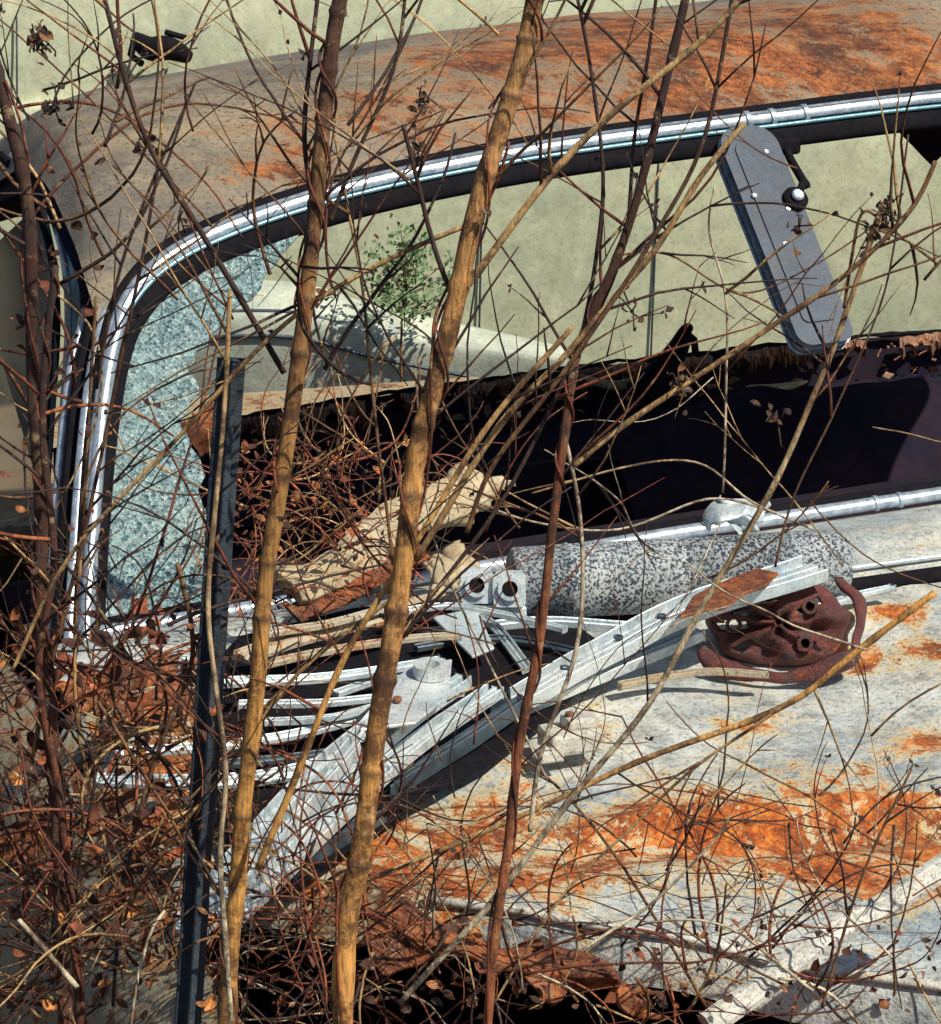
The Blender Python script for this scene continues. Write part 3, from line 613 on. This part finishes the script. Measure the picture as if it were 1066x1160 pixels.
L_=[([(850,-20),(790,50),(700,125),(612,215),(540,310),(508,350)],9,-.99,TAN,TAN),
([(1000,230),(962,340),(930,430),(880,545),(800,680),(735,800),(640,910),(560,1015),(455,1140)],8,-.85,PALE,TAN),
([(1060,180),(1030,240),(960,312),(870,372),(780,432),(700,485),(650,525)],7,-.9,TAN,BRN),
([(10,760),(60,660),(130,570),(230,462),(340,355),(440,290),(545,250)],6,-.93,TAN,TAN),
([(118,-10),(140,80),(172,170),(222,255),(266,330),(322,425)],7,-.92,DARK,DARK),
([(650,370),(560,470),(480,600),(400,730),(340,860),(290,985)],8,-.99,GOLD,TAN),
([(430,990),(560,935),(700,872),(880,800),(960,745),(1060,672)],8,-.80,GOLD,TAN),
([(845,140),(790,205),(740,285),(650,395),(565,480),(470,632)],8,-.94,TAN,TAN),
([(655,-10),(672,90),(684,200),(672,300),(655,400)],5,-.9,DARK,DARK),
([(830,-20),(800,150),(740,270),(650,410),(560,520),(530,600)],6,-.95,BRN,DARK),
([(745,-20),(722,140),(705,280),(640,430),(560,580),(470,700)],5,-.9,DARK,DARK),
([(812,210),(806,260),(822,330),(824,420),(818,560)],3,-.85,PALE,PALE),
([(455,140),(470,200),(490,270),(512,325)],6,-.99,DARK,DARK),
([(380,150),(395,240),(412,330),(424,430),(432,530),(445,640)],4,-.9,BRN,TAN),
([(460,-10),(445,80),(400,180),(374,250)],5,-.94,DARK,DARK),
([(362,-10),(352,70),(345,160),(355,240)],6,-.94,DARK,DARK),
([(180,180),(158,300),(128,450),(96,600),(60,760),(30,900)],5,-.8,BRN,DARK),
([(110,340),(100,500),(88,700),(95,860),(130,1000)],5,-.78,TAN,BRN),
([(640,480),(655,560),(658,650),(650,750),(610,860),(598,940)],6,-.9,PALE,PALE),
([(1000,250),(920,300),(840,330),(760,290),(700,290)],2.5,-.8,BRN,BRN),
([(560,830),(640,900),(720,1000),(800,1140)],4,-.75,BRN,BRN),
([(1060,300),(1010,260),(980,240),(965,290),(955,350)],4,-.86,BRN,BRN),
([(470,420),(480,560),(500,640),(560,760),(620,880)],3,-.8,PALE,PALE),
([(60,1140),(160,1000),(250,880),(340,760),(440,680)],5,-.85,TAN,BRN),
([(1030,870),(990,960),(960,1040),(930,1140)],4,-.8,BRN,BRN),
([(560,1140),(640,1010),(720,930),(800,860),(900,790)],4,-.85,TAN,TAN),
([(130,1140),(150,960),(190,820),(215,740),(200,640)],6,-.82,BRN,DARK),
([(220,95),(180,190),(140,300),(110,440)],4,-.86,DARK,DARK),
([(1030,150),(1000,330),(950,460),(900,560),(880,640)],3,-.9,BRN,DARK),
([(600,560),(700,530),(790,525),(850,570),(920,600)],3,-.6,PALE,TAN),
([(520,560),(600,590),(700,600),(800,565),(880,580)],3,-.5,PALE,PALE),
([(20,1040),(90,1120)],7,-.9,PALE,PALE)]
for pix,w,y,c1,c2 in L_: stalk(S,pix,w,y,c1,c2,7,5 if w>4 else 2,.13,False,0,w>6)
t=T()
def tang(n,x0,x1,y0,y1,d0,d1,L0,L1,r0,r1,cols,up=.3,curl=.12):
    for _ in range(n):
        p=P(U(x0,x1),U(y0,y1),U(d0,d1)); L=U(L0,L1); k=int(L/.018)+4
        d=Vector((U(-1,1),U(-.5,.5),U(-1,1)+up)).normalized(); ax=Vector((U(-.3,.3),U(-1,1),U(-.3,.3))).normalized(); cv=U(-1,1)*curl
        q=p.copy(); pts=[q.copy()]; c=vary(random.choice(cols),.35); r=U(r0,r1)
        for i in range(k):
            cv+=U(-1,1)*curl*.4; cv=max(-curl,min(curl,cv))
            d=(Matrix.Rotation(cv,3,ax)@d+Vector((U(-1,1),U(-1,1),U(-1,1)))*.08).normalized()
            q=q+d*(L/k); pts.append(q.copy())
            if R()<.07: twig(t,q,d+Vector((U(-1,1),U(-.5,.5),U(-1,1))),L*.25,r*.7,c,1)
        t.tube(pts,lambda s:r*(1-.5*s),c,4)
C1=[RED,RED,BRN,DARK,DARK,TAN,(.36,.11,.04)]; C2=[TAN,BRN,PALE,DARK,RED]
tang(46,10,130,120,1150,-.95,-.4,.12,.4,.0008,.0022,C1)
tang(180,20,240,700,1150,-.9,-.3,.08,.30,.0008,.002,C1,curl=.25)
tang(85,200,460,900,1150,-.9,-.6,.08,.26,.0008,.0018,C1+[TAN],curl=.25)
tang(100,150,1080,1030,1150,-.9,-.6,.08,.30,.0008,.0018,C1+C2,curl=.2)
tang(44,600,1060,900,1020,-.8,-.5,.08,.26,.0006,.0013,C1+C2)
tang(24,200,560,600,960,-.7,-.4,.06,.25,.0007,.0015,C2+C1)
tang(120,265,500,500,690,.0,.4,.05,.2,.0008,.0018,[RED,RED,BRN,(.36,.10,.04),TAN],curl=.28)
tang(22,30,420,20,480,-.95,-.4,.15,.4,.0009,.002,[DARK,BRN,DARK,RED])
tang(10,400,1060,20,400,-.95,-.6,.1,.35,.0006,.0014,[DARK,BRN,TAN],.5,.08)
tang(18,420,1060,420,900,-.9,-.3,.08,.3,.0006,.0013,[PALE,TAN,BRN],.3,.12)
t.make('bramble_thicket')
t=T()
def leaves(n,x0,x1,y0,y1,d0,d1,s0,s1,cols):
    for _ in range(n):
        (t.curl if R()<.7 else t.leaf)(P(U(x0,x1),U(y0,y1),U(d0,d1)),U(s0,s1),vary(random.choice(cols),.4))
LC=[(.52,.15,.035),(.38,.10,.03),(.24,.06,.025),(.55,.22,.06),(.12,.04,.02)]; LD=[(.26,.07,.03),(.14,.045,.02),(.07,.03,.02),(.04,.02,.015),(.36,.12,.04)]
leaves(420,10,240,690,1150,-.9,-.3,.008,.026,LC+LD[:3]); leaves(170,150,760,1040,1150,-.9,-.6,.006,.018,LD); leaves(60,760,1070,1050,1150,-.9,-.6,.006,.014,LD)
leaves(220,270,480,500,690,.0,.4,.006,.018,LC); leaves(20,30,500,30,900,-.95,-.6,.004,.010,LD)
leaves(60,10,120,150,700,-.9,-.5,.006,.016,LD)
t.make('dead_leaves')
t=pods
for cx,cy,n in ((1005,240,26),(985,262,18),(768,440,22),(905,262,8),(478,110,16),(470,180,10),(712,350,7),(240,630,10),(120,620,8),(350,350,10),(205,245,10),(45,45,40),(60,120,14),(880,470,10),(370,340,8),(160,165,10)):
    for _ in range(n):
        p=P(cx+random.gauss(0,7),cy+random.gauss(0,11),-.9+U(-.03,.03)); t.curl(p,U(.004,.011),vary(random.choice([DARK,BRN,(.1,.06,.03)])))
        if R()<.5: t.tube([p,P(cx+U(-6,6),cy+U(-6,6),-.9)],.0008,DARK,3)
t.make('seed_heads')
t=T()
for _ in range(600):
    x=U(-3.5,3.5); y=U(-1.6,4.5)
    q=Vector((x,y,0))-O
    if -.15<q.dot(C)<2.1 and -1.4<q.dot(B)<3.8: continue
    if y<-.9 and abs(x)<.9: continue
    p=Vector((x,y,0)); L=U(.1,.5)
    t.tube(cat([p,p+Vector((U(-.05,.05),U(-.05,.05),L*.5)),p+Vector((U(-.2,.2),U(-.2,.2),L))],4),lambda s:.004*(1-.7*s),vary(random.choice((TAN,BRN,RED))),4)
for _ in range(4000): t.leaf(Vector((U(-3.5,3.5),U(-1.8,4.8),U(.005,.05))),U(.02,.06),vary(random.choice(LC+LD),.4))
t.make('ground_weeds')
# ---------------------------------------------------------------- background
van=empty('parked_van')
Y0=5.4
secz=[(.0,.05),(.3,.02),(.9,-.02),(1.12,.0),(1.14,.03),(1.45,.05),(2.0,.18),(2.15,.35),(2.2,.9)]
rowsV=[[Vector((x,Y0+o,z)) for x in (-3.2,-1.5,0,1.5,3.4)] for z,o in secz]
loft('van_side',rowsV,M_VAN,van,60,40,None,lambda p:Vector((0,.012*noise.noise(p*1.2),0)))
box('van_body_core',Vector((.1,Y0+1.1,1.1)),XX,Vector((0,1,0)),Z,6.55,1.75,2.0,M_VAN,van,.1)
for x in (.02,.575,-1.45,2.2):
    t=T(); t.tube([Vector((x+.02*z,Y0-.02+.02*abs(z-.9)/.5*(1 if z<1 else 2.2),z)) for z in (.15,.35,.6,.9,1.1,1.4)],.0035,(1,1,1),5); t.make('door_seam',M_POST,van)
hx=P(182,54,Y0-.03)
t=T(); t.tube(cat([hx+Vector((-.08,0,.03)),hx+Vector((-.03,-.03,.0)),hx+Vector((.03,-.03,.0)),hx+Vector((.09,0,-.03))],6),lambda s:.02+.02*sin(s*pi),(1,1,1),8); t.tube([hx+Vector((-.06,0,-.05)),hx+Vector((-.09,-.03,-.02)),hx+Vector((-.07,-.03,.05))],.012,(1,1,1),6); t.tube([hx+Vector((.08,0,.03)),hx+Vector((.02,-.03,.05))],.01,(1,1,1),6); t.make('broken_door_handle',M_BLACK,van)
for x in (-2.2,2.7):
    bpy.ops.mesh.primitive_torus_add(major_radius=.25,minor_radius=.09,location=(x,Y0+.05,.25),rotation=(pi/2,0,0)); o_=bpy.context.object; o_.name='tire'; o_.data.materials.append(M_BLACK); o_.parent=van
box('van_bumper',Vector((3.45,Y0+1.1,.45)),XX,Vector((0,1,0)),Z,.1,1.8,.16,M_CHROME,van,.03)
fy=4.85
fd=[[P(x,y,fy) for x,y in r] for r in ([(200,322),(330,322),(430,350),(540,374),(640,396)],[(200,340),(330,338),(430,362),(540,384),(640,402)],[(200,380),(330,380),(430,395),(540,404),(640,410)],[(200,560),(330,560),(430,560),(540,560),(640,560)])]
fd[1]=[p-Vector((0,.10,0)) for p in fd[1]]; fd[2]=[p-Vector((0,.13,0)) for p in fd[2]]
o_=loft('discarded_fender',fd,M_SHEET,None,40,24); solid(o_,.01)
t=T(); t.tube(cat([p+Vector((0,-.03,-.02)) for p in fd[1]],8),.008,(1,1,1),6); t.tube(cat([p+Vector((0,-.05,-.09)) for p in fd[1]],8),.006,(1,1,1),6); t.make('fender_moulding',M_DSTRIP,o_)
sap=empty('green_sapling'); cs=P(458,312,4.6)
t=T(); t.tube(cat([Vector((cs.x+.03,cs.y,0)),Vector((cs.x-.01,cs.y,.4)),cs],6),lambda s:.006*(1-.5*s),BRN,6)
lv=T()
for k in range(34):
    p=cs+Vector((random.gauss(0,.065),random.gauss(0,.05),random.gauss(.0,.07))); t.tube([Vector((cs.x,cs.y,min(p.z,cs.z)-.06)),p],.0015,BRN,4)
    for j in range(22): lv.leaf(p+Vector((random.gauss(0,.026),random.gauss(0,.02),random.gauss(0,.026))),U(.012,.026),(1,1,1))
t.make('sapling_stem',None,sap); lv.make('sapling_leaves',M_LEAF,sap)
G=[];gf=[];n=60
def gs(i): 
    s=(i/(n-1))*2-1; return math.copysign(abs(s)**3,s)*300
for j in range(n):
    for i in range(n):
        x,y=gs(i),gs(j); G.append(Vector((x,y,.02*noise.noise(Vector((x,y,0))) if max(abs(x),abs(y))<20 else 0)))
for j in range(n-1):
    for i in range(n-1): k=j*n+i; gf.append((k,k+1,k+n+1,k+n))
mesh('ground',G,gf,M_GROUND)
# ---------------------------------------------------------------- light, camera
sd=Vector((.52,-.50,.85)).normalized(); el=math.asin(sd.z); az=math.atan2(sd.x,sd.y)
w=bpy.data.worlds.new('World'); scene.world=w; w.use_nodes=True
nt=w.node_tree; bg=nt.nodes['Background']; sk=nt.nodes.new('ShaderNodeTexSky'); sk.sky_type='NISHITA'; sk.sun_disc=False
sk.sun_elevation=el; sk.sun_rotation=az; nt.links.new(sk.outputs[0],bg.inputs[0]); bg.inputs[1].default_value=.075
l=bpy.data.lights.new('sun','SUN'); l.energy=5.0; l.angle=radians(.5); l.color=(1,.93,.80)
lo=bpy.data.objects.new('sun',l); lo.rotation_euler=sd.to_track_quat('Z','Y').to_euler(); lo.location=(5,-5,10); scene.collection.objects.link(lo)
cd=bpy.data.cameras.new('camera'); co=bpy.data.objects.new('camera',cd); scene.collection.objects.link(co)
co.location=CAM; co.rotation_euler=(pi/2-TH,0,0); cd.sensor_fit='HORIZONTAL'; cd.sensor_width=36; cd.lens=36*3000/1066; cd.clip_end=1000; cd.clip_start=.05
scene.camera=co
scene.view_settings.view_transform='Standard'; scene.view_settings.look='None'; scene.view_settings.exposure=0
